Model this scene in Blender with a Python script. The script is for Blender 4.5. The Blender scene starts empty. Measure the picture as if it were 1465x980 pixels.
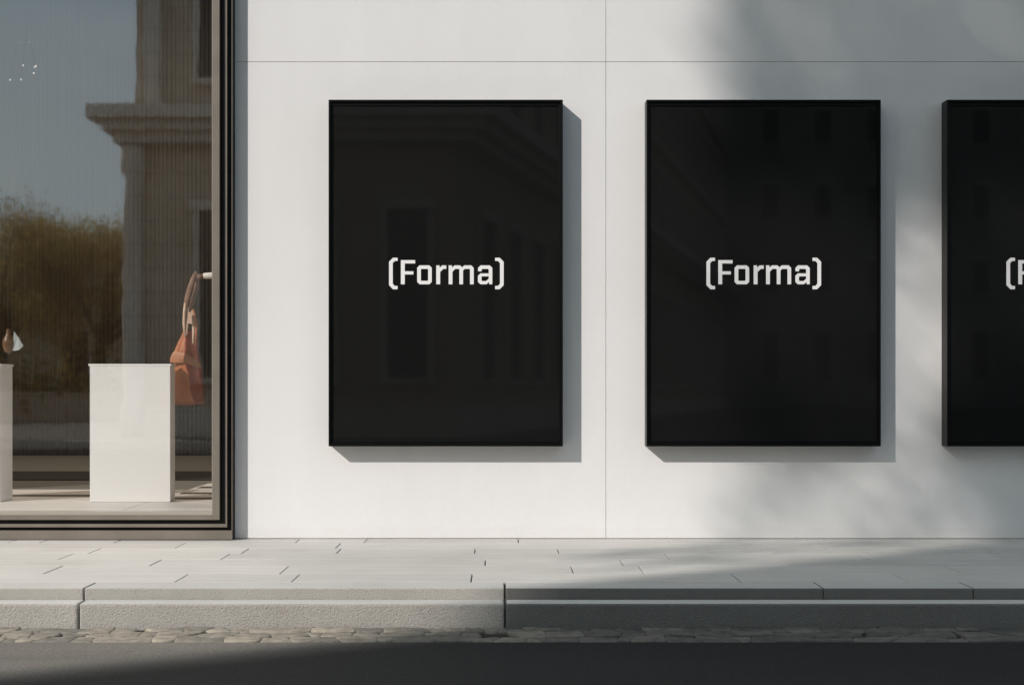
import bpy, bmesh, math, random
from mathutils import Vector, Matrix, noise
random.seed(7)
sc = bpy.context.scene
col = sc.collection
PI = math.pi

# ------------------------------------------------------------------ helpers
def tag(o, label=None, cat=None, group=None, kind=None):
    if label: o["label"] = label
    if cat: o["category"] = cat
    if group: o["group"] = group
    if kind: o["kind"] = kind
    return o

def empty(name, loc=(0, 0, 0), label=None, cat=None, group=None):
    o = bpy.data.objects.new(name, None)
    o.empty_display_size = 0.2
    col.objects.link(o)
    o.location = loc
    return tag(o, label, cat, group)

def obj(name, bm, m, parent=None, smooth=False, off=None):
    """link bm as one mesh object; vertices are given in world space"""
    me = bpy.data.meshes.new(name)
    bmesh.ops.recalc_face_normals(bm, faces=bm.faces)
    if smooth:
        for f in bm.faces: f.smooth = True
    if off is not None:
        bmesh.ops.translate(bm, verts=bm.verts, vec=-Vector(off))
    bm.to_mesh(me); bm.free()
    for mm in (m if isinstance(m, (list, tuple)) else [m]): me.materials.append(mm)
    o = bpy.data.objects.new(name, me)
    col.objects.link(o)
    if off is not None and parent is None: o.location = off
    if parent is not None: o.parent = parent
    return o

def box(bm, x0, x1, y0, y1, z0, z1, bev=0.0, seg=2, mi=0):
    vs = [bm.verts.new((x, y, z)) for x in (x0, x1) for y in (y0, y1) for z in (z0, z1)]
    idx = [(0, 1, 3, 2), (4, 6, 7, 5), (0, 4, 5, 1), (2, 3, 7, 6), (0, 2, 6, 4), (1, 5, 7, 3)]
    fs = [bm.faces.new([vs[i] for i in q]) for q in idx]
    for f in fs: f.material_index = mi
    if bev > 0:
        es = list({e for f in fs for e in f.edges})
        r = bmesh.ops.bevel(bm, geom=es, offset=bev, segments=seg, profile=0.5, affect='EDGES')
        for f in r['faces']: f.material_index = mi
    return vs

def obox(bm, o, u, v, w, lu, lv, lw):
    """oriented box from corner o along u, v, w"""
    o = Vector(o); u = Vector(u) * lu; v = Vector(v) * lv; w = Vector(w) * lw
    vs = [bm.verts.new(o + u * a + v * b + w * c) for a in (0, 1) for b in (0, 1) for c in (0, 1)]
    for q in [(0, 1, 3, 2), (4, 6, 7, 5), (0, 4, 5, 1), (2, 3, 7, 6), (0, 2, 6, 4), (1, 5, 7, 3)]:
        bm.faces.new([vs[i] for i in q])

def ring(bm, x0, x1, z0, z1, wl, wr, wb, wt, yf, yb, bev=0.0):
    """rectangular picture-frame ring of mitred bars in the xz plane"""
    O = [(x0, z0), (x1, z0), (x1, z1), (x0, z1)]
    I = [(x0 + wl, z0 + wb), (x1 - wr, z0 + wb), (x1 - wr, z1 - wt), (x0 + wl, z1 - wt)]
    V = {}
    for k in range(4):
        for nm, P in (('O', O), ('I', I)):
            for yn, y in (('f', yf), ('b', yb)):
                V[nm, k, yn] = bm.verts.new((P[k][0], y, P[k][1]))
    fs = []
    for k in range(4):
        j = (k + 1) % 4
        fs.append(bm.faces.new([V['O', k, 'f'], V['O', j, 'f'], V['I', j, 'f'], V['I', k, 'f']]))
        fs.append(bm.faces.new([V['O', k, 'b'], V['I', k, 'b'], V['I', j, 'b'], V['O', j, 'b']]))
        fs.append(bm.faces.new([V['O', k, 'f'], V['O', k, 'b'], V['O', j, 'b'], V['O', j, 'f']]))
        fs.append(bm.faces.new([V['I', k, 'f'], V['I', j, 'f'], V['I', j, 'b'], V['I', k, 'b']]))
    if bev > 0:
        es = [e for f in fs for e in f.edges if len({v.co.y for v in e.verts}) == 1 and abs(e.verts[0].co.y - yf) < 1e-6
              and not ({v for v in e.verts} & {V['O', k, 'f'] for k in range(4)} and {v for v in e.verts} & {V['I', k, 'f'] for k in range(4)})]
        bmesh.ops.bevel(bm, geom=list(set(es)), offset=bev, segments=2, profile=0.5, affect='EDGES')

def tube(bm, pts, rads, n=10, cap=True, flat=None):
    """swept tube; flat=(a,b) scales the section along the frame's two axes"""
    pts = [Vector(p) for p in pts]
    if not isinstance(rads, (list, tuple)): rads = [rads] * len(pts)
    rows = []
    ref = Vector((0.13, 0.97, 0.2)).normalized()
    for i, p in enumerate(pts):
        d = (pts[min(i + 1, len(pts) - 1)] - pts[max(i - 1, 0)]).normalized()
        a = d.cross(ref)
        if a.length < 1e-3: a = d.cross(Vector((1, 0, 0)))
        a.normalize(); b = a.cross(d).normalized()
        fa, fb = flat if flat else (1, 1)
        rows.append([bm.verts.new(p + (a * math.cos(t) * fa + b * math.sin(t) * fb) * rads[i])
                     for t in [2 * PI * k / n for k in range(n)]])
    for i in range(len(rows) - 1):
        for k in range(n):
            bm.faces.new([rows[i][k], rows[i][(k + 1) % n], rows[i + 1][(k + 1) % n], rows[i + 1][k]])
    if cap:
        bm.faces.new(rows[0][::-1]); bm.faces.new(rows[-1])

def loft(bm, sections, cap=True):
    rows = [[bm.verts.new(p) for p in s] for s in sections]
    n = len(rows[0])
    for i in range(len(rows) - 1):
        for k in range(n):
            bm.faces.new([rows[i][k], rows[i][(k + 1) % n], rows[i + 1][(k + 1) % n], rows[i + 1][k]])
    if cap:
        bm.faces.new(rows[0][::-1]); bm.faces.new(rows[-1])

# ------------------------------------------------------------------ materials
def mat(name, base=(.5, .5, .5), rough=.6, spec=.5, metal=0.0):
    m = bpy.data.materials.new(name); m.use_nodes = True
    nt = m.node_tree
    b = nt.nodes['Principled BSDF']
    b.inputs['Base Color'].default_value = (*base, 1)
    b.inputs['Roughness'].default_value = rough
    b.inputs['Specular IOR Level'].default_value = spec
    b.inputs['Metallic'].default_value = metal
    return m, nt, b

def N(nt, t, **kw):
    n = nt.nodes.new(t)
    for k, v in kw.items():
        if hasattr(n, k): setattr(n, k, v)
        else: n.inputs[k].default_value = v
    return n

def coords(nt, scale=(1, 1, 1)):
    tc = N(nt, 'ShaderNodeTexCoord'); mp = N(nt, 'ShaderNodeMapping')
    mp.inputs['Scale'].default_value = scale
    nt.links.new(tc.outputs['Object'], mp.inputs['Vector'])
    return mp.outputs['Vector']

def noisetex(nt, vec, scale, detail=4, rough=.55):
    n = N(nt, 'ShaderNodeTexNoise')
    n.inputs['Scale'].default_value = scale; n.inputs['Detail'].default_value = detail
    n.inputs['Roughness'].default_value = rough
    nt.links.new(vec, n.inputs['Vector'])
    return n.outputs['Fac']

def ramp(nt, fac, stops):
    r = N(nt, 'ShaderNodeValToRGB')
    e = r.color_ramp.elements
    while len(e) > 1: e.remove(e[-1])
    e[0].position = stops[0][0]; e[0].color = (*stops[0][1], 1)
    for p, c in stops[1:]:
        q = e.new(p); q.color = (*c, 1)
    nt.links.new(fac, r.inputs['Fac'])
    return r.outputs['Color']

def mult(nt, a, b, fac=1.0):
    m = N(nt, 'ShaderNodeMix', data_type='RGBA', blend_type='MULTIPLY')
    m.inputs[0].default_value = fac
    nt.links.new(a, m.inputs[6]); nt.links.new(b, m.inputs[7])
    return m.outputs[2]

def bump(nt, b, h, strength=.3, dist=.01, prev=None):
    n = N(nt, 'ShaderNodeBump')
    n.inputs['Strength'].default_value = strength; n.inputs['Distance'].default_value = dist
    nt.links.new(h, n.inputs['Height'])
    if prev is not None: nt.links.new(prev, n.inputs['Normal'])
    nt.links.new(n.outputs['Normal'], b.inputs['Normal'])
    return n.outputs['Normal']

# wall: fine cast plaster
def wall_mat():
    m, nt, b = mat('white_plaster', rough=.75, spec=.3)
    v = coords(nt)
    c = ramp(nt, noisetex(nt, v, 1.1, 5), [(.3, (.765, .740, .722)), (.7, (.805, .782, .766))])
    c2 = ramp(nt, noisetex(nt, v, 230, 2, .7), [(.3, (.86, .86, .86)), (.7, (1, 1, 1))])
    c3 = ramp(nt, noisetex(nt, coords(nt, (.9, .9, .12)), 3.5, 4), [(.35, (.975, .975, .972)), (.6, (1, 1, 1))])
    sx = N(nt, 'ShaderNodeSeparateXYZ'); nt.links.new(v, sx.inputs[0])
    ad = N(nt, 'ShaderNodeMath', operation='MULTIPLY_ADD'); ad.inputs[1].default_value = -.10
    nt.links.new(noisetex(nt, coords(nt, (1, 1, 4)), 9, 5), ad.inputs[0]); nt.links.new(sx.outputs['Z'], ad.inputs[2])
    c4 = ramp(nt, ad.outputs[0], [(0.0, (.975, .97, .965)), (.03, (1, 1, 1))])
    c = mult(nt, c, c4)
    nt.links.new(mult(nt, mult(nt, c, c2), c3), b.inputs['Base Color'])
    n1 = bump(nt, b, noisetex(nt, v, 190, 3, .7), .45, .004)
    bump(nt, b, noisetex(nt, v, 7, 3), .15, .004, n1)
    return m
M_WALL = wall_mat()

def slab_mat(name, c0, c1, streak=True, rough=.7, fine=220, bstr=.2, bdist=.002, rnd=.10):
    m, nt, b = mat(name, rough=rough, spec=.35)
    v = coords(nt)
    c = ramp(nt, noisetex(nt, v, 2.2, 6), [(.3, c0), (.7, c1)])
    if streak:
        s = ramp(nt, noisetex(nt, coords(nt, (.35, 7, 1)), 3.0, 5, .6), [(.3, (.87, .87, .865)), (.62, (1, 1, 1))])
        c = mult(nt, c, s)
    g = ramp(nt, noisetex(nt, v, fine, 2, .7), [(.3, (.86, .86, .86)), (.7, (1, 1, 1))])
    c = mult(nt, c, g)
    spots = ramp(nt, noisetex(nt, v, 38, 3, .6), [(.24, (.72, .70, .67)), (.31, (1, 1, 1))])
    c = mult(nt, c, spots)
    geo = N(nt, 'ShaderNodeNewGeometry')
    r = ramp(nt, geo.outputs['Random Per Island'], [(0, (1 - rnd,) * 3), (1, (1, 1, 1))])
    c = mult(nt, c, r)
    nt.links.new(c, b.inputs['Base Color'])
    bump(nt, b, noisetex(nt, v, fine, 3, .7), bstr, bdist)
    return m
M_SLAB = slab_mat('pavement_stone', (.545, .512, .472), (.615, .58, .538))
M_KERBTOP = slab_mat('kerb_stone_top', (.50, .475, .44), (.57, .545, .51), streak=False)

def kerb_mat():
    m, nt, b = mat('kerb_granite_hammered', rough=.8, spec=.3)
    v = coords(nt)
    c = ramp(nt, noisetex(nt, v, 3, 5), [(.3, (.56, .515, .46)), (.7, (.64, .595, .535))])
    pits = noisetex(nt, v, 150, 4, .7)
    c = mult(nt, c, ramp(nt, pits, [(.28, (.70, .68, .66)), (.45, (1, 1, 1))]))
    c = mult(nt, c, ramp(nt, noisetex(nt, v, 300, 2, .7), [(.3, (.8, .8, .8)), (.7, (1, 1, 1))]))
    geo = N(nt, 'ShaderNodeNewGeometry')
    c = mult(nt, c, ramp(nt, geo.outputs['Random Per Island'], [(0, (.9, .9, .9)), (1, (1, 1, 1))]))
    # darker granite from the centre joint on, deepened to paint in the street shadow
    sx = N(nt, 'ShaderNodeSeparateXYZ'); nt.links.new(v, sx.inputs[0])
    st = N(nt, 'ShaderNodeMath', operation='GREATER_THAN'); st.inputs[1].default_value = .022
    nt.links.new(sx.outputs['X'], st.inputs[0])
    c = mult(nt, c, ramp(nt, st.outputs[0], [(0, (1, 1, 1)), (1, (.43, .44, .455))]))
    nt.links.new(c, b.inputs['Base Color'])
    n1 = bump(nt, b, pits, 1.0, .012)
    bump(nt, b, noisetex(nt, v, 260, 2), .35, .003, n1)
    return m
M_KERB = kerb_mat()

def cobble_mat():
    m, nt, b = mat('worn_cobble', rough=.75, spec=.35)
    v = coords(nt)
    c = ramp(nt, noisetex(nt, v, 20, 5), [(.3, (.15, .138, .12)), (.7, (.30, .275, .245))])
    geo = N(nt, 'ShaderNodeNewGeometry')
    c = mult(nt, c, ramp(nt, geo.outputs['Random Per Island'], [(0, (.55, .55, .56)), (.5, (.85, .83, .8)), (1, (1.1, 1.06, 1.0))]))
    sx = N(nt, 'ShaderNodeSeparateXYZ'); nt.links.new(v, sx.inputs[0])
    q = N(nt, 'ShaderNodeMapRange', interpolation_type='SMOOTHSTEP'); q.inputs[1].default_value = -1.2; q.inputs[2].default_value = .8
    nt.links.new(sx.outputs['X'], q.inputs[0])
    c = mult(nt, c, ramp(nt, q.outputs[0], [(0, (1.25, 1.21, 1.14)), (1, (.52, .53, .55))]))     # street shadow painted in: stones paler in the sun, darker to the right
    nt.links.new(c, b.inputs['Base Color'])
    bump(nt, b, noisetex(nt, v, 60, 5, .6), .6, .007)
    return m
M_COB = cobble_mat()
M_GROUT = slab_mat('gutter_grout', (.05, .045, .04), (.08, .072, .062), streak=False, rough=.95, fine=90, bstr=.6, bdist=.004)
M_DIRT = slab_mat('gutter_dirt', (.016, .014, .012), (.028, .025, .021), streak=False, rough=.95, fine=90, bstr=.6, bdist=.004)

def asphalt_mat():
    m, nt, b = mat('asphalt', rough=.85, spec=.25)
    v = coords(nt)
    c = ramp(nt, noisetex(nt, v, 120, 4, .85), [(.3, (.004, .0045, .005)), (.5, (.011, .0115, .012)), (.64, (.03, .03, .03)), (.75, (.075, .073, .07))])
    # sunlight painted into the road colour, its edge sloped along the street shadow
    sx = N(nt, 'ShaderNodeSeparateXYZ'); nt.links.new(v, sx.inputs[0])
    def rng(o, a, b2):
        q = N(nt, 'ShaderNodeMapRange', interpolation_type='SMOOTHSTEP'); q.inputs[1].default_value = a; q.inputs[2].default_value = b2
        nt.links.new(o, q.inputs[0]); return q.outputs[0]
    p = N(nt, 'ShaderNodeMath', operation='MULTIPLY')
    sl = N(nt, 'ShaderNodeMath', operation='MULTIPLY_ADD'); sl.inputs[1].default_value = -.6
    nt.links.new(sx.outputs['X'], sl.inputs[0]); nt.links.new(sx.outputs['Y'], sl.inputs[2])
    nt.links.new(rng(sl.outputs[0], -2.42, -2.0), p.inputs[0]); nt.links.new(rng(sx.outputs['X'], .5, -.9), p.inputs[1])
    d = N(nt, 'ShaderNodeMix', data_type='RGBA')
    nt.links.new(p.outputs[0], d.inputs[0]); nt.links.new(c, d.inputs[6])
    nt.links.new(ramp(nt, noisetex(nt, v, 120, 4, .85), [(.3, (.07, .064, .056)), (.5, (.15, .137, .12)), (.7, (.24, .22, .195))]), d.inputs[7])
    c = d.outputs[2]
    c = mult(nt, c, ramp(nt, noisetex(nt, coords(nt, (.5, 2, 1)), 1.7, 5), [(.3, (.8, .8, .82)), (.7, (1.1, 1.08, 1.05))]))
    nt.links.new(c, b.inputs['Base Color'])
    bump(nt, b, noisetex(nt, v, 150, 3, .75), .6, .006)
    return m
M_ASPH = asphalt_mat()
M_GROUND = slab_mat('ground_earth', (.10, .095, .085), (.15, .14, .12), streak=False, rough=.95, fine=30)

M_BLACK, nt, b = mat('black_satin_metal', (.0022, .0022, .0022), .38, .22)
bump(nt, b, noisetex(nt, coords(nt), 400, 2), .05, .001)
M_RECESS, nt, b = mat('black_channel', (.004, .004, .005), .5, .25)
M_TAUPE, nt, b = mat('taupe_anodised_metal', (.21, .175, .14), .5, .4)
c = ramp(nt, noisetex(nt, coords(nt, (1, 1, 1)), 5, 4), [(.3, (.16, .135, .108)), (.7, (.2, .17, .138))])
nt.links.new(c, b.inputs['Base Color'])
bump(nt, b, noisetex(nt, coords(nt), 350, 2), .08, .001)
M_TAUPE_LT, nt, b = mat('pale_taupe_bead', (.34, .30, .25), .45, .4)
M_LETTER, nt, b = mat('white_vinyl', (.80, .77, .75), .45, .3)
bump(nt, b, noisetex(nt, coords(nt), 500, 2), .05, .0005)

def poster_mat():
    m, nt, b = mat('black_print_under_acrylic', (.0085, .0085, .0085), .03, .30)
    v = coords(nt)
    c = ramp(nt, noisetex(nt, v, 300, 2), [(.3, (.0072, .0071, .0070)), (.7, (.0096, .0094, .0092))])
    nt.links.new(c, b.inputs['Base Color'])
    bump(nt, b, noisetex(nt, v, 2.0, 1), .015, .002)
    return m
M_POSTER = poster_mat()

def glass_mat():
    m = bpy.data.materials.new('shop_glass'); m.use_nodes = True
    nt = m.node_tree; nt.nodes.clear()
    out = N(nt, 'ShaderNodeOutputMaterial'); mix = N(nt, 'ShaderNodeMixShader')
    tr = N(nt, 'ShaderNodeBsdfTransparent'); gl = N(nt, 'ShaderNodeBsdfGlossy')
    tr.inputs[0].default_value = (.96, .955, .945, 1)
    gl.inputs['Color'].default_value = (1, 1, 1, 1)
    gl.inputs['Roughness'].default_value = .025
    lw = N(nt, 'ShaderNodeLayerWeight'); lw.inputs['Blend'].default_value = .5     # facing term, the same from both sides
    pw = N(nt, 'ShaderNodeMath', operation='POWER'); pw.inputs[1].default_value = 5
    ma = N(nt, 'ShaderNodeMath', operation='MULTIPLY_ADD'); ma.inputs[1].default_value = .775; ma.inputs[2].default_value = .225
    nt.links.new(lw.outputs['Facing'], pw.inputs[0]); nt.links.new(pw.outputs[0], ma.inputs[0]); nt.links.new(ma.outputs[0], mix.inputs[0])
    nt.links.new(tr.outputs[0], mix.inputs[1]); nt.links.new(gl.outputs[0], mix.inputs[2])
    bp = N(nt, 'ShaderNodeBump'); bp.inputs['Strength'].default_value = .05; bp.inputs['Distance'].default_value = .004
    nt.links.new(noisetex(nt, coords(nt, (2.2, 1, .8)), 3.0, 2), bp.inputs['Height'])
    nt.links.new(bp.outputs[0], gl.inputs['Normal'])
    nt.links.new(mix.outputs[0], out.inputs[0])
    return m
M_GLASS = glass_mat()

M_PED, nt, b = mat('white_plinth_paint', (.86, .84, .82), .8, .1)
c = ramp(nt, noisetex(nt, coords(nt), 90, 3, .7), [(.3, (.91, .895, .875)), (.7, (.96, .95, .94))])
nt.links.new(c, b.inputs['Base Color'])
bump(nt, b, noisetex(nt, coords(nt), 160, 3), .3, .003)
M_FLOOR, nt, b = mat('pale_display_floor', (.78, .74, .69), .5, .4)
c = ramp(nt, noisetex(nt, coords(nt), 3, 4), [(.3, (.70, .66, .61)), (.7, (.76, .73, .68))])
nt.links.new(c, b.inputs['Base Color'])
M_SHADE_STRIPE, nt, b = mat('brown_shade_stripe', (.10, .078, .058), .6, .3)
M_DARKIN, nt, b = mat('dark_interior_paint', (.035, .03, .026), .8, .2)
nt.links.new(ramp(nt, noisetex(nt, coords(nt), 2, 3), [(.3, (.10, .08, .06)), (.7, (.13, .105, .08))]), b.inputs['Base Color'])
M_SHADOW_BAND, nt, b = mat('dark_shadow_band', (.05, .042, .034), .95, .1)
bump(nt, b, noisetex(nt, coords(nt), 120, 3), .5, .01)
M_DARKFLOOR, nt, b = mat('grey_stone_floor', (.2, .19, .17), .35, .4)
nt.links.new(ramp(nt, noisetex(nt, coords(nt, (.5, 8, 1)), 4, 4), [(.3, (.20, .19, .165)), (.7, (.28, .265, .235))]), b.inputs['Base Color'])
M_CURTAIN, nt, b = mat('brown_sheer_curtain', (.05, .042, .034), .85, .15)
nt.links.new(ramp(nt, noisetex(nt, coords(nt, (30, 1, .3)), 2, 3), [(.3, (.05, .042, .033)), (.7, (.085, .07, .054))]), b.inputs['Base Color'])

def leather(name, c0, c1):
    m, nt, b = mat(name, rough=.5, spec=.4)
    v = coords(nt)
    nt.links.new(ramp(nt, noisetex(nt, v, 9, 4), [(.3, c0), (.7, c1)]), b.inputs['Base Color'])
    n1 = bump(nt, b, noisetex(nt, v, 220, 3), .25, .002)
    bump(nt, b, noisetex(nt, v, 14, 3), .5, .01, n1)
    return m
M_LEATH = leather('terracotta_leather', (.42, .135, .045), (.55, .20, .075))
M_LEATHD = leather('dark_red_leather', (.30, .06, .035), (.40, .095, .05))
M_LEATHL = leather('pale_leather_band', (.46, .19, .09), (.58, .27, .14))
M_STRAP = leather('brown_leather_strap', (.22, .12, .08), (.32, .19, .13))
M_HANDLE = leather('tan_leather_handle', (.62, .42, .30), (.72, .52, .40))
M_CREAM, nt, b = mat('cream_enamel', (.80, .75, .68), .4, .4)
M_AMBER, nt, b = mat('amber_resin', (.16, .085, .04), .35, .5)
M_FROST, nt, b = mat('frosted_glass', (.72, .78, .78), .35, .5)
b.inputs['Transmission Weight'].default_value = .55
M_BULB, nt, b = mat('lit_bulb', (.9, .85, .8), .3)
b.inputs['Emission Color'].default_value = (1, .9, .8, 1); b.inputs['Emission Strength'].default_value = .4

def stone_mat(name, c0, c1, bl=(.0, .0)):
    m, nt, b = mat(name, rough=.8, spec=.25)
    v = coords(nt)
    c = ramp(nt, noisetex(nt, v, .6, 6), [(.3, c0), (.7, c1)])
    c = mult(nt, c, ramp(nt, noisetex(nt, v, 9, 4), [(.3, (.85, .85, .85)), (.6, (1, 1, 1))]))
    # coursed masonry by height
    sx = N(nt, 'ShaderNodeSeparateXYZ'); nt.links.new(v, sx.inputs[0])
    mo = N(nt, 'ShaderNodeMath', operation='FRACT')
    mm = N(nt, 'ShaderNodeMath', operation='MULTIPLY'); mm.inputs[1].default_value = 2.2
    nt.links.new(sx.outputs['Z'], mm.inputs[0]); nt.links.new(mm.outputs[0], mo.inputs[0])
    c = mult(nt, c, ramp(nt, mo.outputs[0], [(0, (.55, .55, .55)), (.06, (1, 1, 1))]))
    nt.links.new(c, b.inputs['Base Color'])
    return m
M_STONE = stone_mat('brown_sandstone', (.50, .41, .31), (.64, .54, .43))
M_STONE_LT = stone_mat('pale_sandstone', (.64, .58, .50), (.76, .70, .62))
M_GREYST = stone_mat('grey_render', (.32, .30, .28), (.42, .40, .37))
M_WIN, nt, b = mat('dark_window_glass', (.012, .014, .016), .08, .5)
M_BARK, nt, b = mat('bark', (.09, .065, .045), .9, .2)
nt.links.new(ramp(nt, noisetex(nt, coords(nt, (6, 6, 1)), 3, 5), [(.3, (.055, .04, .028)), (.7, (.13, .10, .07))]), b.inputs['Base Color'])
bump(nt, b, noisetex(nt, coords(nt, (8, 8, 1)), 4, 5), .8, .03)

def leaf_mat(name, stops):
    m, nt, b = mat(name, rough=.6, spec=.3)
    geo = N(nt, 'ShaderNodeNewGeometry')
    nt.links.new(ramp(nt, geo.outputs['Random Per Island'], stops), b.inputs['Base Color'])
    b.inputs['Transmission Weight'].default_value = 0
    out = nt.nodes['Material Output']
    tl = N(nt, 'ShaderNodeBsdfTranslucent'); mx = N(nt, 'ShaderNodeMixShader'); mx.inputs[0].default_value = .5
    nt.links.new(ramp(nt, geo.outputs['Random Per Island'], stops), tl.inputs['Color'])
    nt.links.new(b.outputs[0], mx.inputs[1]); nt.links.new(tl.outputs[0], mx.inputs[2]); nt.links.new(mx.outputs[0], out.inputs[0])
    return m
M_LEAF_AUT = leaf_mat('autumn_leaves', [(0, (.10, .11, .03)), (.4, (.26, .22, .07)), (.75, (.45, .30, .09)), (1, (.60, .40, .14))])
M_LEAF_GRN = leaf_mat('green_leaves', [(0, (.03, .05, .015)), (.6, (.06, .085, .025)), (1, (.10, .11, .03))])

# ------------------------------------------------------------------ camera
cd = bpy.data.cameras.new('camera'); cam = bpy.data.objects.new('camera', cd); col.objects.link(cam)
cam.location = (0, -8.0, .85); cam.rotation_euler = (PI / 2, 0, 0)
cd.sensor_width = 36; cd.sensor_fit = 'HORIZONTAL'; cd.lens = 36 * 1984 / 1465
cd.shift_x = 17.5 / 1465; cd.shift_y = 70 / 1465
cd.clip_end = 3000; cd.clip_start = .05
sc.camera = cam
F = 1984.0
def X(px, D): return (px - 715) * D / F
def Z(py, D): return .85 + (560 - py) * D / F

# ------------------------------------------------------------------ ground, road, gutter, kerb, pavement
bm = bmesh.new()
v = [bm.verts.new(p) for p in ((-1500, -1500, -.4), (1500, -1500, -.4), (1500, 1500, -.4), (-1500, 1500, -.4))]
bm.faces.new(v)
tag(obj('ground', bm, M_GROUND), kind='structure')

XL, XR = -34.0, 26.0
ROADZ = -.145
bm = bmesh.new()
ny, nx = 14, 120
g = {}
for i in range(nx + 1):
    for j in range(ny + 1):
        x = -60 + 110 * i / nx; y = -2.478 - (16.0 - 2.478) * j / ny
        crown = .05 * (1 - ((y + 9.2) / 6.75) ** 2)
        g[i, j] = bm.verts.new((x, y, ROADZ + max(0, crown) * (1 if j else 0) - .003))
for i in range(nx):
    for j in range(ny):
        bm.faces.new([g[i, j], g[i + 1, j], g[i + 1, j + 1], g[i, j + 1]])
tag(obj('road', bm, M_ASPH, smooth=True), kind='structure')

# gutter of irregular flat cobbles
bm = bmesh.new()
box(bm, XL, XR, -2.50, -2.10, -.30, -.162, mi=1)
rowy = [-2.128, -2.235, -2.35, -2.468]
def yb(r, x):
    if r == 0: return rowy[0] + .004 * noise.noise(Vector((x * 5, 3, 0)))
    if r == 3: return rowy[3] + .008 * noise.noise(Vector((x * 4, 9, 0)))
    return rowy[r] + .046 * noise.noise(Vector((x * 4.5, r * 7.3, 0)))
for r in range(3):
    x = XL; xs = [x]
    while x < XR:
        x += random.choice((.07, .09, .10, .12, .14, .17)) * random.uniform(.85, 1.15) * (1 if -6 < x < 6 else 1.6); xs.append(x)
    off = [(xx + random.uniform(-.04, .04), xx + random.uniform(-.04, .04)) for xx in xs]
    for i in range(len(xs) - 1):
        ax, bx_ = off[i]; cx, dx = off[i + 1]
        if cx - ax < .03 or dx - bx_ < .03: continue
        P = [(bx_, yb(r + 1, bx_)), ((bx_ + dx) / 2, yb(r + 1, (bx_ + dx) / 2)), (dx, yb(r + 1, dx)),
             ((cx + dx) / 2 + .012, (yb(r, cx) + yb(r + 1, dx)) / 2),
             (cx, yb(r, cx)), ((ax + cx) / 2, yb(r, (ax + cx) / 2)), (ax, yb(r, ax)),
             ((ax + bx_) / 2 - .012, (yb(r, ax) + yb(r + 1, bx_)) / 2)]
        mx = sum(p[0] for p in P) / 8; my = sum(p[1] for p in P) / 8
        w = cx - ax
        zt = -.147 + random.uniform(-.004, .004); tx = random.uniform(-.03, .03); ty = random.uniform(-.045, .045)
        secs = []
        for ins, dz in ((.005, -.04), (.0055, -.006), (.0085, -.0012), (.020, .0006)):
            s = []
            for (px, py) in P:
                dxx, dyy = px - mx, py - my; L = math.hypot(dxx, dyy)
                k = max(.25, (L - ins) / L)
                qx, qy = mx + dxx * k, my + dyy * k
                s.append((qx, qy, zt + dz + (qx - mx) * tx + (qy - my) * ty + .002 * noise.noise(Vector((qx * 30, qy * 30, 0)))))
            secs.append(s)
        loft(bm, secs)
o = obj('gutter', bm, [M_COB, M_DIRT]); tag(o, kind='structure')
for p in o.data.polygons:
    if p.material_index == 0: p.use_smooth = True

# kerb in two steps
bm = bmesh.new()
def kerb_run(bm, xs, y0, y1, z0, z1, bev):
    for a, b_ in zip(xs[:-1], xs[1:]):
        n0 = len(bm.faces)
        ga = .0008 if 1 < a < 3 else .003; gb = .0008 if 1 < b_ < 3 else .003
        box(bm, a + ga, b_ - gb, y0, y1, z0, z1, bev, 3)
up = [XL]
while up[-1] < -3.0 - 1.9: up.append(up[-1] + random.uniform(1.5, 1.9))
up = [u for u in up if u < -3.9] + [-3.55, -1.80, .022, 1.40, 2.05, 3.6, 5.3, 7.1, 9.0, 11, 13, 15.5, 18, 20.5, 23, 26]
lo = [-34, -31, -28, -25, -22, -19, -16, -13, -11, -9.2, -7.3, -5.4, -3.6, -1.787, .022, 3.7, 5.6, 7.6, 9.6, 12, 15, 18, 21, 26]
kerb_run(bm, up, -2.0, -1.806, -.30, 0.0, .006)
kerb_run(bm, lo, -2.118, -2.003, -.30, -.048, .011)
box(bm, XL, XR, -1.99, -1.9, -.30, -.06, mi=1)
bm.normal_update()
for f in bm.faces:
    f.material_index = 1 if f.normal.z > .9 else 0
tag(obj('kerb', bm, [M_KERB, M_KERBTOP]), kind='structure')

# pavement rows: front edge distance, joint pixels measured along each row's near edge
bm = bmesh.new()
Ds = [8.10, 7.806, 7.527, 7.28, 7.025, 6.777, 6.477, 6.196]
joints = {0: [12, 57, 163, 422, 521, 742, 960, 1152, 1270, 1358, 1456], 1: [250, 480, 1070, 1186],
          2: [345, 481, 679, 800, 1022, 1105], 3: [84, 316, 959, 1245, 1440], 4: [214, 694, 893, 1133],
          5: [62, 400, 821, 922, 1380], 6: [250, 417, 674, 1060, 1300]}
for r in range(7):
    ya, ybk = Ds[r + 1] - 8, Ds[r] - 8
    xs = sorted(X(p, Ds[r + 1]) for p in joints[r])
    a = xs[0]
    while a > XL: a -= random.uniform(.7, 1.4); xs.insert(0, a)
    a = xs[-1]
    while a < XR: a += random.uniform(.7, 1.4); xs.append(a)
    for a, b_ in zip(xs[:-1], xs[1:]):
        dz = random.uniform(-.0012, .0008)
        box(bm, a + .0028, b_ - .0028, ya + .003, ybk - .003, -.08, dz, .0018, 1)
nslab = len(bm.faces)
box(bm, XL, XR, Ds[7] - 8.03, .12, -.30, -.014, mi=1)
tag(obj('pavement', bm, [M_SLAB, M_GROUT]), kind='structure')

# far pavement across the street
bm = bmesh.new()
box(bm, -60, 50, -120, -16.25, -.35, -.02, mi=2)
box(bm, -60, 50, -16.25, -16.0, -.35, -.012, .008, 1, mi=1)
tag(obj('opposite_pavement', bm, [M_SLAB, M_KERB, M_GROUND]), kind='structure')

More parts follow.
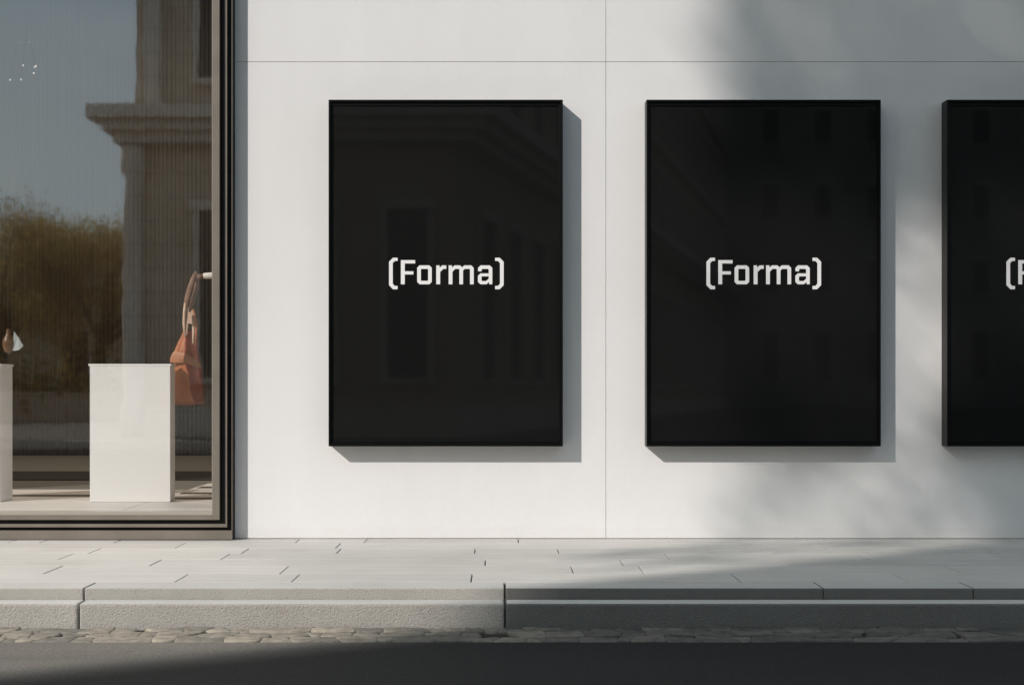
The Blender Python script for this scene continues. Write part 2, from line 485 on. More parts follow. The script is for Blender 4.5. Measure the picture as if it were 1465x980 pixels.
# ------------------------------------------------------------------ the shop building
B = empty('shop_building', (0, 0, 0), 'white plastered building front with a large dark framed shop window', 'building')
WX0, WX1, WZ1 = -6.2, -1.542, 3.62
bm = bmesh.new()
cols = [-34, -27, -20, -13, -9.8, WX0, WX1, .613, 4.213, 7.813, 11.4, 15, 20, 26]
rowsz = [.004, 2.749, 5.6, 9.0]
G = .0012
for a, b_ in zip(cols[:-1], cols[1:]):
    for c0, c1 in zip(rowsz[:-1], rowsz[1:]):
        if a == WX0 and c0 < 1: continue
        z0 = WZ1 if (a == WX0 and c0 < 3) else c0
        box(bm, a + (G if a != WX1 else 0), b_ - (G if b_ != WX0 else 0), 0, .0065, z0 + G, c1 - G, .0012, 1)
for (a, b_, c0, c1) in ((-34, WX0 - .01, -.3, 8.98), (WX1 + .01, 26, -.3, 8.98), (WX0 - .01, WX1 + .01, WZ1 + .01, 8.98), (WX0 - .01, WX1 + .01, -.3, .05)):
    box(bm, a, b_, .007, .28, c0, c1)
obj('wall', bm, M_WALL, B)
bm = bmesh.new()
box(bm, -34.1, 26.1, -.12, .4, 9.0, 9.22, .01, 1)
box(bm, -34, 26, .4, 12, 8.9, 9.1)
obj('roof', bm, M_GREYST, B)

# shop window
bm = bmesh.new()
yf = -.066
# outer trim, ridge and inner frame (taupe); glazing plane at y=0.03
ring(bm, WX0, -1.530, .0045, 3.66, .012, .004, .050, .02, yf, .02)
ring(bm, WX0 + .04, -1.5615, .0735, 3.62, .008, .008, .017, .008, yf + .004, .02, .001)
ring(bm, WX0 + .084, -1.606, .1145, 3.58, .030, .040, .0235, .03, yf + .014, .05, .0015)
W = obj('shop_window', bm, M_TAUPE, B)
bm = bmesh.new()
ring(bm, WX0 + .006, -1.5335, .051, 3.655, .030, .025, .022, .03, yf + .030, .03)
ring(bm, WX0 + .05, -1.572, .091, 3.61, .030, .032, .0235, .03, yf + .034, .03)
# black flank seen at the outer side
box(bm, -1.5298, -1.5265, yf + .001, 0.0, .0045, 3.66)
obj('frame_channel', bm, M_RECESS, W)
bm = bmesh.new()
ring(bm, WX0 + .117, -1.6475, .140, 3.55, .006, .0035, .0215, .006, yf + .020, .045, .001)
obj('glazing_bead', bm, M_TAUPE_LT, W)
bm = bmesh.new()
vs = [bm.verts.new(p) for p in ((WX0 + .11, .012, .13), (-1.63, .012, .13), (-1.63, .012, 3.56), (WX0 + .11, .012, 3.56))]
bm.faces.new(vs)
obj('pane', bm, M_GLASS, W)

# interior shell
bm = bmesh.new()
box(bm, -6.4, -6.25, .29, 8.2, -.1, 5.6)
box(bm, -1.5, -1.35, .29, 8.2, -.1, 5.6)
box(bm, -6.4, -1.35, 8.2, 8.35, -.1, 5.6)
box(bm, -6.4, -1.35, .29, 8.2, 5.6, 5.75)
obj('interior_wall', bm, M_DARKIN, B)
bm = bmesh.new()
box(bm, -6.25, -1.5, 2.445, 8.2, -.12, .14)
box(bm, -6.25, -2.2, 1.785, 2.4445, -.12, .1395)
obj('interior_floor', bm, M_DARKFLOOR, B)
FZ = .16
bm = bmesh.new()
box(bm, -6.24, -2.2, .051, 1.78, -.01, FZ, .004, 2)
box(bm, -2.196, -1.51, .051, 2.44, -.01, FZ, .004, 2)
PL = obj('display_floor', bm, M_FLOOR, B)
bm = bmesh.new()
box(bm, -6.2, -2.2, 1.12, 1.25, FZ - .01, FZ + .003)
for (a, b_) in ((.88, 1.02), (1.33, 1.47), (1.90, 2.05)):
    box(bm, -2.16, -1.52, a, b_, FZ - .01, FZ + .003)
obj('floor_shade_stripe', bm, M_SHADE_STRIPE, PL)  # shade stripes on the display floor, laid as dark strips
# pleated curtain at the back of the shop
bm = bmesh.new()
n = 700
prev = None
for i in range(n + 1):
    x = -6.2 + 4.65 * i / n
    y = 7.4 + .022 * math.sin(i * .9 + 1.5 * noise.noise(Vector((x * 2, 0, 0)))) + .03 * noise.noise(Vector((x * 9, 1, 0)))
    cur = (bm.verts.new((x, y, 0.145)), bm.verts.new((x, y, 5.55)))
    if prev: bm.faces.new([prev[0], cur[0], cur[1], prev[1]])
    prev = cur
tag(obj('curtain', bm, M_CURTAIN, smooth=True, off=(-3.9, 7.4, .14)), 'brown floor length pleated curtain at the back of the shop', 'curtain')

bm = bmesh.new()
box(bm, -5.9, -1.7, 3.05, 4.2, .1415, .150, .003, 1)  # dark strip in place of the shadow band on the reflected road
tag(obj('road_shadow_band', bm, M_SHADOW_BAND, off=(-3.8, 3.6, .1415)), 'dark brown strip on the shop floor standing in for a reflected shadow band', 'floor band')
# ------------------------------------------------------------------ things in the window
def plinth(x0, x1, y0, y1, top, label):
    t = empty('display_plinth', ((x0 + x1) / 2, y0, FZ), label, 'plinth', 'white plinths in the shop window')
    bm = bmesh.new(); box(bm, x0, x1, y0, y1, FZ + .0015, top - .0135, .002, 2)
    obj('plinth_body', bm, M_PED, t, off=t.location)
    bm = bmesh.new(); box(bm, x0 - .009, x1 + .006, y0 - .0015, y1 + .004, top - .013, top, .0012, 2)
    obj('top_board', bm, M_PED, t, off=t.location)
plinth(-2.56, -2.058, .66, .79, Z(520.5, 8.66), 'broad white plinth in front of the hanging terracotta handbag')
plinth(-3.75, -3.12, .66, .88, Z(520.5, 8.66), 'white plinth cut by the left edge, carrying the small ornament')

# ornament on the left plinth
top = Z(520.5, 8.66) + .001
D = 8.76
cx = X(11, D)
t = empty('table_ornament', (cx, .76, top), 'small ornament with frosted glass fan and black foot on the left plinth', 'ornament')
bm = bmesh.new()
loft(bm, [[(cx - .022 + dx, .76 + dy, top) for dx, dy in ((-.014, -.014), (.014, -.014), (.014, .014), (-.014, .014))],
          [(cx - .008 + dx, .76 + dy, top + .075) for dx, dy in ((-.013, -.012), (.013, -.012), (.013, .012), (-.013, .012))]])
obj('foot', bm, M_BLACK, t, off=t.location)
bm = bmesh.new()
prof = [(.004, .062), (.02, .075), (.034, .105), (.038, .135), (.030, .165), (.016, .185), (.012, .22)]
secs = [[(cx + .004 + r * math.cos(2 * PI * k / 14), .76 + r * math.sin(2 * PI * k / 14), top + z) for k in range(14)] for r, z in prof]
loft(bm, secs)
obj('body', bm, M_AMBER, t, smooth=True, off=t.location)
bm = bmesh.new()
sx = X(19, D)
front = [(sx, .745, top + .085), (sx + .018, .740, top + .083), (sx + .045, .738, top + .090), (sx + .066, .745, top + .115),
         (sx + .036, .752, top + .165), (sx + .004, .758, top + .205)]
back = [(x, y + .012, z) for x, y, z in front]
loft(bm, [front, back])
obj('glass_fan', bm, M_FROST, t, off=t.location)

# display arm and handbag
D = 8.86; Y = .86
zr = Z(394.5, D)
t = empty('wall_peg', (-1.51, Y, zr), 'cream peg with brown leather sleeve projecting from behind the right window jamb', 'peg')
bm = bmesh.new()
tube(bm, [(-1.505, Y, zr + .004), (X(303, D), Y, zr), (X(292, D), Y, zr - .002), (X(289.5, D), Y, zr - .004)], [.021, .021, .0185, .010], 16)
obj('rod', bm, M_CREAM, t, smooth=True, off=t.location)
bm = bmesh.new()
box(bm, -1.51, -1.5, Y - .05, Y + .05, zr - .05, zr + .05, .002, 1)
obj('wall_plate', bm, M_CREAM, t, off=t.location)
bm = bmesh.new()
tube(bm, [(X(291, D), Y, zr - .005), (X(284, D), Y, zr - .009), (X(278, D), Y, zr - .013), (X(274.5, D), Y, zr - .02)], [.0175, .0165, .015, .011], 14)
obj('sleeve', bm, M_STRAP, t, smooth=True, off=t.location)

hx = X(268, D)
hb = empty('handbag', (hx, Y, Z(578, D)), 'terracotta leather tote bag hanging by its straps from the peg', 'handbag')
off = hb.location
def P(px, py, dy=0.0): return Vector((X(px, D), Y + dy, Z(py, D)))
# broad folded strap over the sleeve
bm = bmesh.new()
tube(bm, [P(280, 392.5, -.012), P(277, 400, -.02), P(272.5, 414, -.02), P(268.5, 428, -.02), P(266, 440, -.018)], [.013, .017, .019, .018, .012], 12, flat=(1, .45))
tube(bm, [P(280, 392.5, .012), P(281.5, 402, .018), P(279, 416, .018), P(275, 430, .016), P(271, 444, .012)], [.012, .015, .016, .015, .010], 12, flat=(1, .45))
tube(bm, [P(280, 392.5, -.013), P(280.5, 391.0, 0), P(280, 392.5, .013)], [.012, .013, .012], 12)
obj('strap', bm, M_STRAP, hb, smooth=True, off=off)
for k, pts in enumerate(([P(266, 434, -.022), P(264.8, 448, -.026), P(264.6, 464, -.03), P(266.6, 482, -.035)],
                         [P(268, 436, -.012), P(270, 450, -.01), P(268.8, 464, -.02), P(268.2, 480, -.034)],
                         [P(275, 442, .008), P(279.5, 456, .0), P(281.3, 470, -.01), P(281, 494, -.03)],
                         [P(274, 444, .004), P(276.3, 458, -.006), P(277.6, 474, -.016), P(277.8, 492, -.034)])):
    bm = bmesh.new()
    tube(bm, pts, [.0085, .0095, .0095, .008], 10, flat=(1, .6))
    obj('handle', bm, M_HANDLE if k != 2 else M_LEATH, hb, smooth=True, off=off)
bm = bmesh.new()
loft(bm, [[P(270.5, 447, -.03), P(275, 447, -.03), P(275, 447, -.025), P(270.5, 447, -.025)],
          [P(269.5, 463, -.034), P(276.8, 464, -.034), P(276.8, 464, -.029), P(269.5, 463, -.029)]])
obj('tag', bm, M_HANDLE, hb, off=off)
# body: lofted soft box; rows of (pxl, px corner, pxr, py)
rowsb = [(262.5, 267, 276, 474, .2), (259, 268, 281, 482, .5), (254.5, 267, 283, 492, .75), (251, 267, 284, 502, .9), (248, 266.5, 285.5, 512, 1),
         (250, 268, 287, 522, 1), (250.5, 271, 289, 535, 1), (250.5, 273.5, 290, 550, 1.02), (250.5, 277, 290.5, 565, 1.05), (250, 280, 291, 573, 1.1), (250.5, 281.5, 289, 577.5, 1.05)]
bm = bmesh.new()
secs = []
for (l, c, r, py, d) in rowsb:
    dp = .055 * d
    z = Z(py, D)
    wob = .006 * noise.noise(Vector((0, 0, z * 14)))
    xl, xc, xr = X(l, D), X(c, D) + wob, X(r, D)
    s = []
    for k in range(9):   # front-left face
        u = k / 9; s.append(Vector((xl + (xc - xl) * u, Y - dp * (.35 + .65 * u) + .0035 * math.sin(u * PI * 2.6 + py * .05), z)))
    for k in range(7):   # gusset
        u = k / 7; s.append(Vector((xc + (xr - xc) * u, Y - dp * (1 - 1.1 * u) + .010 * math.sin(u * PI), z)))
    for k in range(9):   # back
        u = k / 9; s.append(Vector((xr + (xl - xr) * u, Y + dp * (.35 + .55 * math.sin(u * PI)), z)))
    for p in s: p.x += .004 * noise.noise(p * 22)
    secs.append(s)
loft(bm, secs)
bm.normal_update()
o = obj('body', bm, [M_LEATH, M_LEATHD], hb, smooth=True, off=off)
nfr = 25
for i, p in enumerate(o.data.polygons):
    k = i % nfr; r = i // nfr
    if r < 10 and 9 <= k < 16: p.material_index = 1
    if r < 4 and k in (8, 3): p.material_index = 1
# folded band below the mouth
bm = bmesh.new()
loft(bm, [[P(252, 503, -.058), P(268, 505.5, -.070), P(284.5, 517, .012), P(284.5, 517, .02), P(268, 505.5, -.05), P(252, 503, -.04)],
          [P(249, 507, -.062), P(267.5, 509.5, -.076), P(286.5, 522, .010), P(286.5, 522, .02), P(267.5, 509.5, -.05), P(249, 507, -.04)],
          [P(246.5, 513, -.060), P(266, 514.5, -.074), P(287, 525, .008), P(287, 525, .02), P(266, 514.5, -.05), P(246.5, 513, -.04)],
          [P(246, 519, -.054), P(266, 519, -.066), P(287, 527, .006), P(287, 527, .016), P(266, 519, -.05), P(246, 519, -.04)]])
obj('fold_band', bm, M_LEATHL, hb, off=off)
bm = bmesh.new()
tube(bm, [P(250.5, 577.5, -.03), P(266, 578, -.06), P(280, 577, -.06), P(287, 574.5, -.02), P(291.5, 575, .02)], [.006, .0065, .0065, .006, .005], 8)
obj('base_piping', bm, M_LEATHD, hb, smooth=True, off=off)

# pendant cluster deep in the shop
D = 10.0
cx, cz = X(38, D), Z(60, D)
t = empty('pendant_lamp', (cx, 2.0, 5.6), 'small pendant lamp with a cluster of lit bulbs high in the shop', 'pendant lamp')
bm = bmesh.new(); tube(bm, [(cx, 2, 5.6), (cx, 2, cz)], .004, 6)
obj('cord', bm, M_BLACK, t, off=t.location)
spots = [(33, 94, 0), (45, 103, .05), (54, 97, -.04), (28, 113, .03), (18, 117, -.05), (43, 92, .1)]
bm = bmesh.new()
for (px, py, dy) in spots:
    tube(bm, [(cx, 2, cz), ((cx + X(px, D)) / 2, 2 + dy, cz - .02), (X(px, D), 2 + dy, Z(py, D) + .012)], .0022, 5)
obj('arm', bm, M_BLACK, t, off=t.location)
for (px, py, dy) in spots:
    bm = bmesh.new()
    bmesh.ops.create_icosphere(bm, subdivisions=2, radius=.007, matrix=Matrix.Translation((X(px, D), 2 + dy, Z(py, D))))
    obj('bulb', bm, M_BULB, t, smooth=True, off=t.location)

# ------------------------------------------------------------------ lettering glyphs, traced in photo-zoom units
GS = 1 / 7.325
glyphs = [
    [[(208, 133), (160, 133), (118, 175), (118, 420), (160, 463), (208, 463), (208, 428), (178, 428), (157, 405), (157, 190), (178, 167), (208, 167)]],
    [[(242, 158), (392, 158), (392, 193), (283, 193), (283, 275), (374, 275), (374, 308), (283, 308), (283, 411), (242, 411)]],
    [[(438, 213), (541, 213), (566, 238), (566, 386), (541, 411), (438, 411), (413, 386), (413, 238)],
     [(458, 250), (452, 256), (452, 369), (458, 375), (521, 375), (528, 369), (528, 256), (521, 250)]],
    [[(613, 213), (648, 213), (648, 238), (676, 213), (718, 213), (718, 250), (688, 250), (654, 282), (654, 411), (613, 411)]],
    [[(743, 213), (778, 213), (778, 236), (806, 213), (862, 213), (884, 233), (908, 213), (980, 213), (1006, 240), (1006, 411), (967, 411), (967, 255),
      (961, 250), (912, 250), (894, 268), (894, 411), (855, 411), (855, 255), (849, 250), (812, 250), (783, 280), (783, 411), (743, 411)]],
    [[(1078, 213), (1174, 213), (1201, 240), (1201, 411), (1170, 411), (1165, 388), (1140, 411), (1076, 411), (1050, 386), (1050, 323), (1076, 297), (1163, 297),
      (1163, 258), (1154, 250), (1098, 250), (1089, 258), (1089, 275), (1051, 275), (1051, 240)],
     [(1094, 328), (1088, 334), (1088, 370), (1094, 377), (1136, 377), (1163, 352), (1163, 328)]],
    [[(1230, 133), (1278, 133), (1320, 175), (1320, 420), (1278, 463), (1230, 463), (1230, 428), (1260, 428), (1281, 405), (1281, 190), (1260, 167), (1230, 167)]],
]
DP = 7.913
cu = bpy.data.curves.new('lettering', 'CURVE'); cu.dimensions = '2D'; cu.fill_mode = 'BOTH'; cu.extrude = .0006
for gl in glyphs:
    for pts in gl:
        sp = cu.splines.new('POLY'); sp.points.add(len(pts) - 1); sp.use_cyclic_u = True
        for q, (a, b_) in zip(sp.points, pts):
            q.co = ((540 + a * GS - 470) * DP / F, -(350 + b_ * GS - 143) * DP / F, 0, 1)
tmp = bpy.data.objects.new('tmp', cu); col.objects.link(tmp)
bpy.context.view_layer.update()
LETTER = bpy.data.meshes.new_from_object(tmp.evaluated_get(bpy.context.evaluated_depsgraph_get()))
bpy.data.objects.remove(tmp)
LETTER.transform(Matrix.Rotation(PI / 2, 4, 'X'))
LETTER.materials.clear(); LETTER.materials.append(M_LETTER)
LETTER.name = 'lettering'

# ------------------------------------------------------------------ poster cases (local origin at the case's top-left front corner, y toward wall)
PW, PH = (805.3 - 470) * 7.9 / F, (638.5 - 143) * 7.9 / F
ZT = Z(143, 7.9)
def make_poster():
    t = empty('poster_case')
    bm = bmesh.new()
    ring(bm, 0, PW, -PH, 0, .011, .011, .013, .013, 0, .0985, .0018)
    ring(bm, .0112, PW - .0112, -PH + .0132, -.0132, .010, .010, .020, .020, .010, .06, .0015)
    obj('frame', bm, M_BLACK, t)
    bm = bmesh.new()
    box(bm, .0212, PW - .0212, .0165, .03, -PH + .0332, -.0332)
    obj('poster_panel', bm, M_POSTER, t)
    bm = bmesh.new()
    box(bm, .03, PW - .03, .0605, .097, -PH + .04, -.04)
    obj('back_panel', bm, M_RECESS, t)
    l = bpy.data.objects.new('lettering', LETTER); col.objects.link(l); l.parent = t
    l.location = (0, .0155, 0)
    return t
def copy_tree(o, parent=None):
    c = o.copy(); col.objects.link(c); c.parent = parent
    for ch in list(o.children): copy_tree(ch, c)
    return c
labels = ['black poster case nearest the shop window, its white lettering in full sun',
          'middle black poster case, whole, with soft shadow on the wall around it',
          'black poster case cut off by the right edge of the photo, in shade']
p0 = make_poster()
for i, px in enumerate((470, 925, 1355)):
    o = p0 if i == 0 else copy_tree(p0)
    o.location = (X(px, 7.9), -.1, ZT)
    tag(o, labels[i], 'poster case', 'black poster cases along the white wall')

# ------------------------------------------------------------------ across the street (seen only as reflections and shadows)
def facade_windows(parent, p0, u, n, bays, bw, floors, ww=.42, mats=(M_STONE_LT, M_WIN)):
    """framed windows on the facade that starts at p0 along u, outward normal n"""
    u = Vector(u).normalized(); n = Vector(n).normalized(); up_ = Vector((0, 0, 1))
    for k in range(bays):
        for (z0, h) in floors:
            w = bw * ww
            s = Vector(p0) + u * (k * bw + (bw - w) / 2) + up_ * z0
            bm = bmesh.new(); fw = .12
            obox(bm, s - u * fw, u, n, up_, fw, .12, h)
            obox(bm, s + u * w, u, n, up_, fw, .12, h)
            obox(bm, s - u * (fw + .06) + up_ * h, u, n, up_, w + 2 * fw + .12, .2, .18)
            obox(bm, s - u * (fw + .04) - up_ * .1, u, n, up_, w + 2 * fw + .08, .18, .1)
            fr = obj('window', bm, mats[0], parent)
            bm = bmesh.new()
            obox(bm, s, u, n, up_, w, .02, h)
            obj('pane', bm, mats[1], fr)
            bm = bmesh.new()
            obox(bm, s + u * (w / 2 - .03), u, n, up_, .06, .05, h)
            obox(bm, s + up_ * (h * .68), u, n, up_, w / 2 - .031, .05, .06)
            obox(bm, s + up_ * (h * .68) + u * (w / 2 + .031), u, n, up_, w / 2 - .031, .05, .06)
            obj('glazing_bar', bm, M_BARK, fr)

CB = empty('corner_building', (-4, -18.5, 0), 'brown sandstone corner building across the street with cornices', 'building')
CBoff = CB.location
def fp_prism(bm, fp, z0, z1):
    lo_ = [bm.verts.new((x, y, z0)) for x, y in fp]; hi = [bm.verts.new((x, y, z1)) for x, y in fp]
    n = len(fp)
    for i in range(n): bm.faces.new([lo_[i], lo_[(i + 1) % n], hi[(i + 1) % n], hi[i]])
    bm.faces.new(hi); bm.faces.new(lo_[::-1])
CB.location = (0, 0, 0)
xa, xb = -6.95, -.85
fp = [(xa, -18.5), (xb, -18.5), (xb + .27 * 60, -78.5), (xa, -78.5)]
bm = bmesh.new(); fp_prism(bm, fp, -.3, 18.2); obj('wall', bm, M_STONE, CB)
def belt(z0, z1, pr, prl=None):
    prl = pr if prl is None else prl
    bm = bmesh.new()
    fp_prism(bm, [(xa - prl, -18.5 + pr), (xb + pr, -18.5 + pr), (xb + pr * 1.1 + .27 * 60, -78.5), (xa - prl, -78.5)], z0, z1)
    obj('cornice', bm, M_STONE_LT, CB)
belt(5.55, 5.75, .35); belt(5.752, 5.95, .55); belt(5.952, 6.2, .75)
belt(9.6, 9.85, .25); belt(13.4, 13.65, .25); belt(17.6, 17.9, .5); belt(17.902, 18.3, .8)
belt(-.28, .55, .12)
FL = [(1.1, 3.2), (6.8, 2.0), (10.4, 2.1), (14.2, 2.1)]
facade_windows(CB, (xa + .7, -18.5, 0), (1, 0, 0), (0, 1, 0), 3, 1.8, FL)
ur = Vector((.27, -1, 0)).normalized(); nr = Vector((1, .27, 0)).normalized()
facade_windows(CB, Vector((xb, -18.5, 0)) + ur * 1.0, ur, nr, 24, 2.2, FL, ww=.5)
bm = bmesh.new()
for k in range(4):
    x = xa + .35 + k * 1.8
    box(bm, x - .16, x + .16, -18.5, -18.28, 6.25, 17.55)
obj('pilaster', bm, M_STONE_LT, CB)
bm = bmesh.new()
secs = [[(xa - .02 + r * math.cos(2 * PI * k / 20), -18.42 + r * math.sin(2 * PI * k / 20), z) for k in range(20)]
        for r, z in ((.26, .0), (.26, .5), (.2, .62), (.19, 2.5), (.17, 4.9), (.24, 5.1), (.26, 5.5))]
loft(bm, secs)
obj('corner_column', bm, M_STONE_LT, CB, smooth=True)
# flat roof parapet
bm = bmesh.new(); fp_prism(bm, [(xa + .3, -18.8), (xb - .3, -18.8), (xb + 15, -78), (xa + .3, -78)], 18.3, 19.4); obj('roof', bm, M_GREYST, CB)

TB = empty('sky_screen_block', (0, 0, 0), 'plain grey stone block added to keep the sky out of the poster reflections', 'building')  # unseen block added so the posters do not mirror bright sky
bm = bmesh.new(); box(bm, 12, 60, -84, -66, -.3, 34); obj('wall', bm, M_GREYST, TB)
bm = bmesh.new(); box(bm, 11.7, 60.3, -84.3, -65.6, 34, 34.8); obj('roof', bm, M_GREYST, TB)
facade_windows(TB, (13, -66, 0), (1, 0, 0), (0, 1, 0), 15, 2.8, [(1.5, 2.6), (6, 1.8), (10, 1.8), (14, 1.8), (18, 1.8)], ww=.34)
# tall block to the left whose eave line throws the street shadow
EV = empty('apartment_block', (0, 0, 0), 'tall pale apartment block with a flat roof beyond the trees', 'building')
gdir = Vector((1, .652, 0)).normalized(); pd = Vector((gdir.y, -gdir.x, 0))
HB = 17.0
def eave(x): return -3.14 - 1.031 * (HB + .143) + .652 * (x + 1.75 + 1.165 * (HB + .143))
A0 = Vector((-34, eave(-34), 0)); A1 = Vector((-15.2, eave(-15.2), 0))
dpt = 4.8
fp = [(A0.x, A0.y), (A1.x, A1.y), ((A1 + pd * dpt).x, (A1 + pd * dpt).y), ((A0 + pd * dpt).x, (A0 + pd * dpt).y)]
bm = bmesh.new(); fp_prism(bm, fp, -.3, HB); obj('wall', bm, M_GREYST, EV)
facade_windows(EV, A0, gdir, -pd, 6, (A1 - A0).length / 6, [(1.2, 2.4), (5, 1.9), (8.6, 1.9), (12.2, 1.9)], ww=.45)

# trees -----------------------------------------------------------
def leaf(bm, c, s):
    a = Vector((random.gauss(0, 1), random.gauss(0, 1), random.gauss(0, 1))).normalized()
    b_ = a.cross(Vector((random.gauss(0, 1), random.gauss(0, 1), random.gauss(0, 1)))).normalized()
    vs = [bm.verts.new(c + a * s), bm.verts.new(c + b_ * s * .55), bm.verts.new(c - a * s), bm.verts.new(c - b_ * s * .55)]
    bm.faces.new(vs)

def tree(name, base, h, trunk_r, centres, leafpts, s, lm, label, group=None):
    t = empty(name, base, label, 'tree', group)
    bm = bmesh.new()
    b0 = Vector(base)
    fork = b0 + Vector((0, 0, h * .42))
    tube(bm, [b0 + Vector((0, 0, -.3)), b0 + Vector((.03, 0, h * .12)), b0 + Vector((-.05, .04, h * .28)), fork, fork + Vector((.1, 0, h * .3))],
         [trunk_r * 1.35, trunk_r, trunk_r * .85, trunk_r * .7, trunk_r * .25], 12)
    for c in centres:
        st = b0 + Vector((0, 0, h * random.uniform(.28, .5)))
        mid = (st + c) / 2 + Vector((random.uniform(-.3, .3), random.uniform(-.3, .3), random.uniform(-.2, .6)))
        tube(bm, [st, mid, c], [trunk_r * .45, trunk_r * .28, trunk_r * .08], 7)
    obj('trunk', bm, M_BARK, t, smooth=True, off=t.location)
    bm = bmesh.new()
    for p in leafpts: leaf(bm, p, s * random.uniform(.7, 1.3))
    obj('crown', bm, lm, t, off=t.location)

# shade tree: its crown lies on the sun rays that end on the wall right of the second case
sd = Vector((.113, .1, -.097))                   # direction the sunlight travels
def sm(a, b_, x):
    t_ = min(1, max(0, (x - a) / (b_ - a))); return t_ * t_ * (3 - 2 * t_)
def blob(x, z, px, py, rx, ry):
    ux = (x * 248 + 715 - px) / rx; uz = ((.85 - z) * 248 + 560 - py) / ry
    return math.exp(-(ux * ux + uz * uz))
def density(x, z):
    px = x * 248 + 715; py = 560 + (.85 - z) * 248
    d = 0
    edge = sm(985 + .0 * py, 1090, px)
    d += .75 * edge * (1 - sm(230, 330, py))                       # upper mass
    d += .9 * blob(x, z, 1075, 60, 45, 110)
    d += 1.5 * blob(x, z, 1290, 60, 60, 80)
    d += 1.5 * blob(x, z, 1315, 200, 70, 110)
    d += .16 * sm(1030, 1075, px) * sm(520, 640, py) * (1 - sm(1300, 1400, px))   # lower thin haze
    d += 1.7 * sm(0, 70, px - (1310 + .72 * (py - 620))) * sm(560, 680, py)          # lower right
    gap = 1 - sm(250, 330, py) * (1 - sm(460, 560, py))
    d += (.5 * sm(1380, 1440, px) + .12 * sm(1040, 1120, px)) * gap + .06
    d *= sm(980, 1075, px)
    if x > 3.2: d = max(d, 1.0)
    return d
pts = []
NL = 14000
x0_, x1_, z0_, z1_ = .9, 7.2, -1.3, 5.2
dmax = 2.6
cr_c = None
tries = 0
base_tree = Vector((-13.2, -16.9, -.02))
while len(pts) < NL and tries < 400000:
    tries += 1
    x = random.uniform(x0_, x1_); z = random.uniform(z0_, z1_)
    # outer rim of the crown is rounded off
    e = ((x - 3.6) / 3.7) ** 2 + ((z - 2.0) / 3.6) ** 2
    if e > 1 + .25 * noise.noise(Vector((x * 2, z * 2, 0))) : continue
    if random.random() * dmax > density(x, z): continue
    tt = random.gauss(18.2, 1.0)
    if not 16 < tt < 20.6: continue
    k = tt / .1 * .1
    p = Vector((x, 0, z)) - sd * (tt / .097)
    if p.z < HB + .3 and -dpt - .3 < (p - A0).dot(-pd) < .3 and p.x < A1.x + 2.8: continue
    pts.append(p)
cent = [sum((random.choice(pts) for _ in range(30)), Vector()) / 30 + Vector((random.uniform(-2, 2), random.uniform(-1.5, 1.5), random.uniform(-1.5, 1.5))) for _ in range(9)]
cm = sum(pts, Vector()) / len(pts)
base_tree = Vector((A1.x + 1.5, -17.2, -.02))
tree('plane_tree', base_tree, cm.z + 1.0, .42, cent, pts, .09, M_LEAF_GRN, 'tall loose crowned street tree on the far pavement shading the wall')

def round_tree(name, x, y, h, r, n, s, lm, label):
    c0 = Vector((x, y, h - r * .8))
    clumps = []
    for _ in range(26):
        a = random.uniform(0, 2 * PI); q = random.uniform(-1.15, 1); rr = r * random.uniform(.35, .85)
        clumps.append(c0 + Vector((math.cos(a) * rr, math.sin(a) * rr, q * r * .62)))
    lp = []
    for i in range(n):
        c = random.choice(clumps)
        d = Vector((random.gauss(0, 1), random.gauss(0, 1), random.gauss(0, .8))) * r * .17
        lp.append(c + d)
    lp = [p for p in lp if p.z > .8]
    tree(name, (x, y, -.02), h, .16 + r * .03, clumps[:8], lp, s, lm, label, 'autumn trees across the street')
round_tree('autumn_tree', -12.6, -36, 6.4, 2.7, 26000, .05, M_LEAF_AUT, 'rust and olive autumn tree nearest the corner building')
round_tree('autumn_tree', -16.6, -38, 7.0, 3.1, 26000, .055, M_LEAF_AUT, 'broad autumn tree in the middle of the row across the street')
round_tree('autumn_tree', -21.5, -37, 7.6, 3.2, 12000, .08, M_LEAF_AUT, 'tallest autumn tree at the far end of the row')
GB = empty('garden_house', (0, 0, 0), 'long low brown house with a tiled roof behind the autumn trees', 'house')
bm = bmesh.new(); box(bm, -40, -9.5, -60, -50, -.3, 5.2); obj('wall', bm, M_STONE, GB)
bm = bmesh.new()
loft(bm, [[(-40.5, -49.4, 5.2), (-40.5, -60.6, 5.2), (-40.5, -55, 7.4)], [(-9, -49.4, 5.2), (-9, -60.6, 5.2), (-9, -55, 7.4)]])
obj('roof', bm, M_BARK, GB)
facade_windows(GB, (-9.5, -50, 0), (-1, 0, 0), (0, 1, 0), 9, 3.3, [(1.2, 2.2)], ww=.35)
# low hedge and garden wall under the trees
bm = bmesh.new()
for i in range(9000):
    x = random.uniform(-28, -8.6); y = -33.5 + random.gauss(0, .5); z = abs(random.gauss(0, 1)) * .75 + .1
    leaf(bm, Vector((x, y, min(z, 2.1 + .3 * noise.noise(Vector((x, 0, 0)))))), .13)
tag(obj('hedge', bm, M_LEAF_AUT, off=(-18, -33.5, 0)), 'long brown and green hedge below the autumn trees', 'hedge')
bm = bmesh.new()
box(bm, -30, -8.2, -32.6, -32.35, -.3, .75, .02, 1)
box(bm, -30, -8.2, -32.65, -32.3, .753, .83, .01, 1)
tag(obj('garden_wall', bm, M_STONE_LT, off=(-18, -32.5, 0)), 'low pale garden wall in front of the hedge', 'wall')

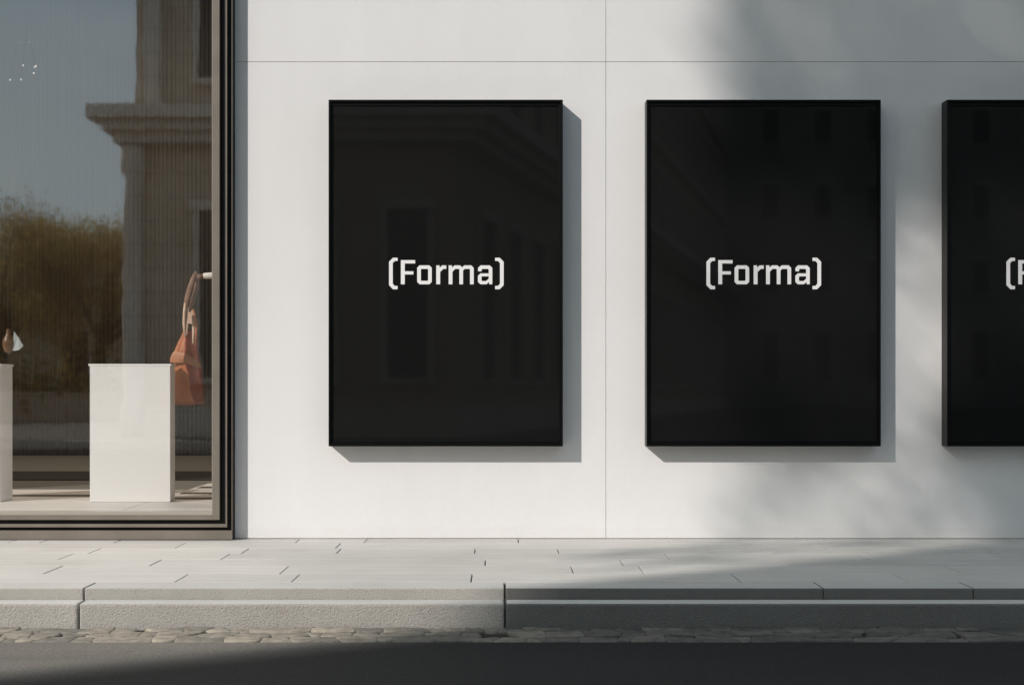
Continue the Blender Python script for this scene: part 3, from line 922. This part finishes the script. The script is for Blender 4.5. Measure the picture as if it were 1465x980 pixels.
# ------------------------------------------------------------------ light
sd = sd.normalized()
L = bpy.data.lights.new('sun', 'SUN'); L.energy = 3.85; L.angle = math.radians(.5); L.color = (1.0, .953, .915)
lo_ = bpy.data.objects.new('sun', L); col.objects.link(lo_)
lo_.rotation_euler = sd.to_track_quat('-Z', 'Y').to_euler()
w = bpy.data.worlds.new('World'); sc.world = w; w.use_nodes = True
nt = w.node_tree
bg = nt.nodes['Background']
sky = nt.nodes.new('ShaderNodeTexSky'); sky.sky_type = 'NISHITA'; sky.sun_disc = False
sky.sun_elevation = math.asin(-sd.z); sky.sun_rotation = math.atan2(-sd.x, -sd.y)
sky.dust_density = 1.5; sky.ozone_density = 1.0
tint = nt.nodes.new('ShaderNodeMix'); tint.data_type = 'RGBA'; tint.blend_type = 'MULTIPLY'; tint.inputs[0].default_value = 1
tint.inputs[7].default_value = (.93, 1.02, 1.0, 1)
nt.links.new(sky.outputs[0], tint.inputs[6])
tcw = nt.nodes.new('ShaderNodeTexCoord'); mpw = nt.nodes.new('ShaderNodeMapping'); mpw.inputs['Scale'].default_value = (1, 1, 2.2)
nt.links.new(tcw.outputs['Generated'], mpw.inputs['Vector'])
cl = ramp(nt, noisetex(nt, mpw.outputs['Vector'], 3.2, 7, .55), [(.38, (.1, .1, .1)), (.56, (.95, .95, .95))])
cm_ = nt.nodes.new('ShaderNodeMix'); cm_.data_type = 'RGBA'
nt.links.new(cl, cm_.inputs[0]); nt.links.new(tint.outputs[2], cm_.inputs[6]); cm_.inputs[7].default_value = (7.1, 8.7, 9.6, 1)
nt.links.new(cm_.outputs[2], bg.inputs['Color'])
bg.inputs['Strength'].default_value = .094
sc.view_settings.view_transform = 'Standard'; sc.view_settings.look = 'None'; sc.view_settings.exposure = 0
AL = bpy.data.lights.new('interior_fill_light', 'AREA'); AL.energy = 190; AL.shape = 'RECTANGLE'; AL.size = 3.0; AL.size_y = 1.5; AL.color = (1, .84, .66)  # added warm fill to lift the shop interior, no fitting behind it
alo = bpy.data.objects.new('interior_fill_light', AL); col.objects.link(alo); alo.location = (-3.9, 4.4, 5.55)
sc.cycles.max_bounces = 10; sc.cycles.diffuse_bounces = 5; sc.cycles.transparent_max_bounces = 8
